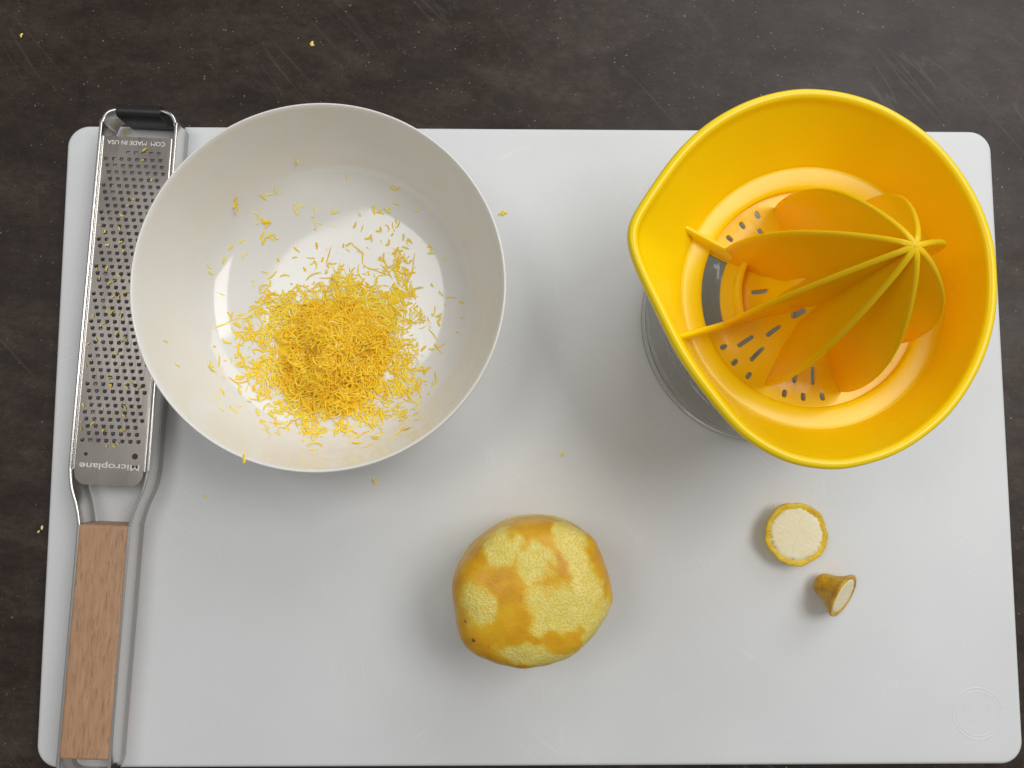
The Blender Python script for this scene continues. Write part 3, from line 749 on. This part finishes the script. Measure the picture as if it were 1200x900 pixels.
def crumb(x, y, zf, nrm, n, spread, Lr, shade, label, group=None, seed=0):
    r = random.Random(seed); V, F, S = [], [], []
    for i in range(n):
        shred(V, F, S, (x + r.gauss(0, spread), y + r.gauss(0, spread), zf + 0.035 + 0.03 * i / max(n, 1)), nrm, r.uniform(*Lr), r.uniform(0.08, 0.15), r.uniform(0, 6.28), r.gauss(0, 0.08), r.gauss(0, 1.0), min(max(r.gauss(shade + 0.15, 0.12), 0), 1), r)
    return zest_obj('zest_shred', V, F, S, (x, y, zf), label=label, cat='zest shred', group=group)
LOOSE_SPOTS = [(-13.48, 12.2, 5, 0.4), (-11.8, 13.01, 6, 0.75), (-12.5, 12.01, 4, 0.8), (-12.39, 11.55, 6, 0.4), (-12.08, 11.06, 5, 0.5), (-10.73, 12.36, 4, 0.8), (-10.11, 14.44, 2, 0.9), (-9.61, 11.47, 2, 0.8), (-9.82, 12.25, 1, 0.8), (-8.69, 12.19, 2, 0.8), (-6.51, 12.18, 3, 0.4), (-6.02, 12.43, 4, 0.75), (-5.47, 13.25, 2, 0.6), (-5.42, 12.61, 2, 0.8), (-4.35, 12.12, 2, 0.85), (-3.95, 11.57, 1, 0.9), (-5.53, 11.69, 2, 0.7), (-4.82, 10.58, 3, 0.5), (-3.61, 10.23, 2, 0.9), (-2.94, 9.72, 1, 0.95), (-13.3, 10.59, 1, 0.7), (-13.92, 10.18, 1, 0.8), (-13.09, 10.15, 2, 0.85), (-14.8, 9.16, 1, 0.95), (-14.76, 8.89, 1, 0.95), (-3.24, 6.77, 4, 0.5), (-14.22, 7.84, 1, 0.7), (-15.75, 4.99, 1, 0.95), (-15.27, 3.98, 1, 0.7), (-14.55, 3.35, 1, 0.8), (-13.71, 1.71, 1, 0.8), (-13.34, 1.8, 1, 0.9), (-13.87, 1.47, 1, 0.6), (-12.8, 1.98, 2, 0.45), (-11.28, -0.43, 1, 0.5), (-12.09, 1.75, 2, 0.6), (-11.6, 1.59, 2, 0.7), (-14.39, 4.0, 2, 0.7), (-6.13, 0.44, 2, 0.75), (-9.15, -0.09, 1, 0.6), (-3.47, 3.2, 1, 0.6), (-7.27, 11.39, 1, 0.9), (-3.07, 8.01, 1, 0.9), (-6.91, 10.9, 2, 0.7)]      # x, y, slivers, paleness
own = {(-11.8, 13.01): 'pale fluffy zest clump on the bowl\'s far wall, above the thick clump', (-12.5, 12.01): 'pale zest clump touching the far left of the thick clump in the bowl',
       (-12.08, 11.06): 'slanted zest clump just below the thick clump, left in the bowl', (-10.73, 12.36): 'pale zest clump on the bowl floor straight beyond the heap, left of centre',
       (-6.51, 12.18): 'deep yellow zest clump beyond the heap at the far right in the bowl', (-6.02, 12.43): 'pale zest clump just right of the deep yellow far clump in the bowl',
       (-4.82, 10.58): 'yellow zest clump beyond the heap\'s right shoulder in the bowl', (-10.11, 14.44): 'pale curled zest shred highest on the bowl\'s far inner wall', (-3.24, 6.77): 'small yellow zest clump alone on the bowl floor right of the heap',
       (-13.48, 12.2): 'deep yellow zest clump at the far left inside the bowl', (-11.28, -0.43): 'tiny zest shred low on the bowl\'s near inner wall, by the rim',
       (-15.75, 4.99): 'pale zest speck on the bowl\'s left inner wall, beside the grater', (-12.39, 11.55): 'thick zest clump between the far left clump and the heap'}
for i, (x, y, n, sh) in enumerate(LOOSE_SPOTS):
    crumb(x, y, bowl_z(x, y), bowl_slope(x, y), n, 0.02 + 0.04 * n, (0.22, 0.5) if n > 1 else (0.25, 0.42), sh,
          own.get((x, y), 'loose yellow zest shred lying apart around the heap inside the white bowl'), 'loose zest shreds in the bowl', 100 + i)
up = (0, 0, 1)
for i, (x, y, z, n, sh, lab) in enumerate([
    (0.05, 12.48, 0, 4, 0.35, 'deep yellow zest shred on the board just right of the bowl rim'),
    (-6.54, -1.59, 0, 3, 0.8, 'pale zest shred on the board just below the bowl'),
    (3.03, -0.28, 0, 2, 0.85, 'pale zest sliver on the board between bowl and lemon'),
    (-15.41, -2.46, 0, 1, 0.8, 'tiny zest sliver on the board beside the grater neck'),
    (-22.0, 0.4, 0, 1, 0.95, 'faint zest speck on the board left of the grater'),
    (-20.1, 16.75, 0, 5, 0.85, 'pale zest clump on the board under the grater nose'),
    (-26.4, 22.6, cz, 2, 0.7, 'yellow zest shred on the dark countertop in the far left corner'),
    (-10.5, 22.3, cz, 2, 0.75, 'curved yellow zest shred on the dark countertop beyond the bowl'),
    (-24.1, -4.28, cz, 2, 0.85, 'pale zest shred on the dark countertop against the board\'s left edge')]):
    crumb(x, y, z, up, n, 0.07, (0.15, 0.30), sh, lab, None, 300 + i)
# specks of zest caught in the grater's teeth
V, F, S = [], [], []
r2 = random.Random(4); Rg = Matrix.Rotation(-math.atan2(1.35, 31.95), 3, 'Z')
for i in range(70):
    yy = min(max(r2.gauss(20.0, 4.2), 14.9), 30); xx = min(max(r2.gauss(-0.45, 0.75), -1.6), 1.5)
    p = Rg @ Vector((xx, yy, 0)) + Vector((-19.95, -14.75, 1.665))
    shred(V, F, S, p, up, r2.uniform(0.10, 0.26), r2.uniform(0.04, 0.085), r2.uniform(0, 6.28), r2.gauss(0, 0.15), r2.gauss(0, 0.8), r2.uniform(0.35, 1.0), r2)
zest_obj('zest_specks', V, F, S, (-19.5, 5, 1.65), label='tiny specks of lemon zest caught in the grater plate', cat='lemon zest', kind='stuff')
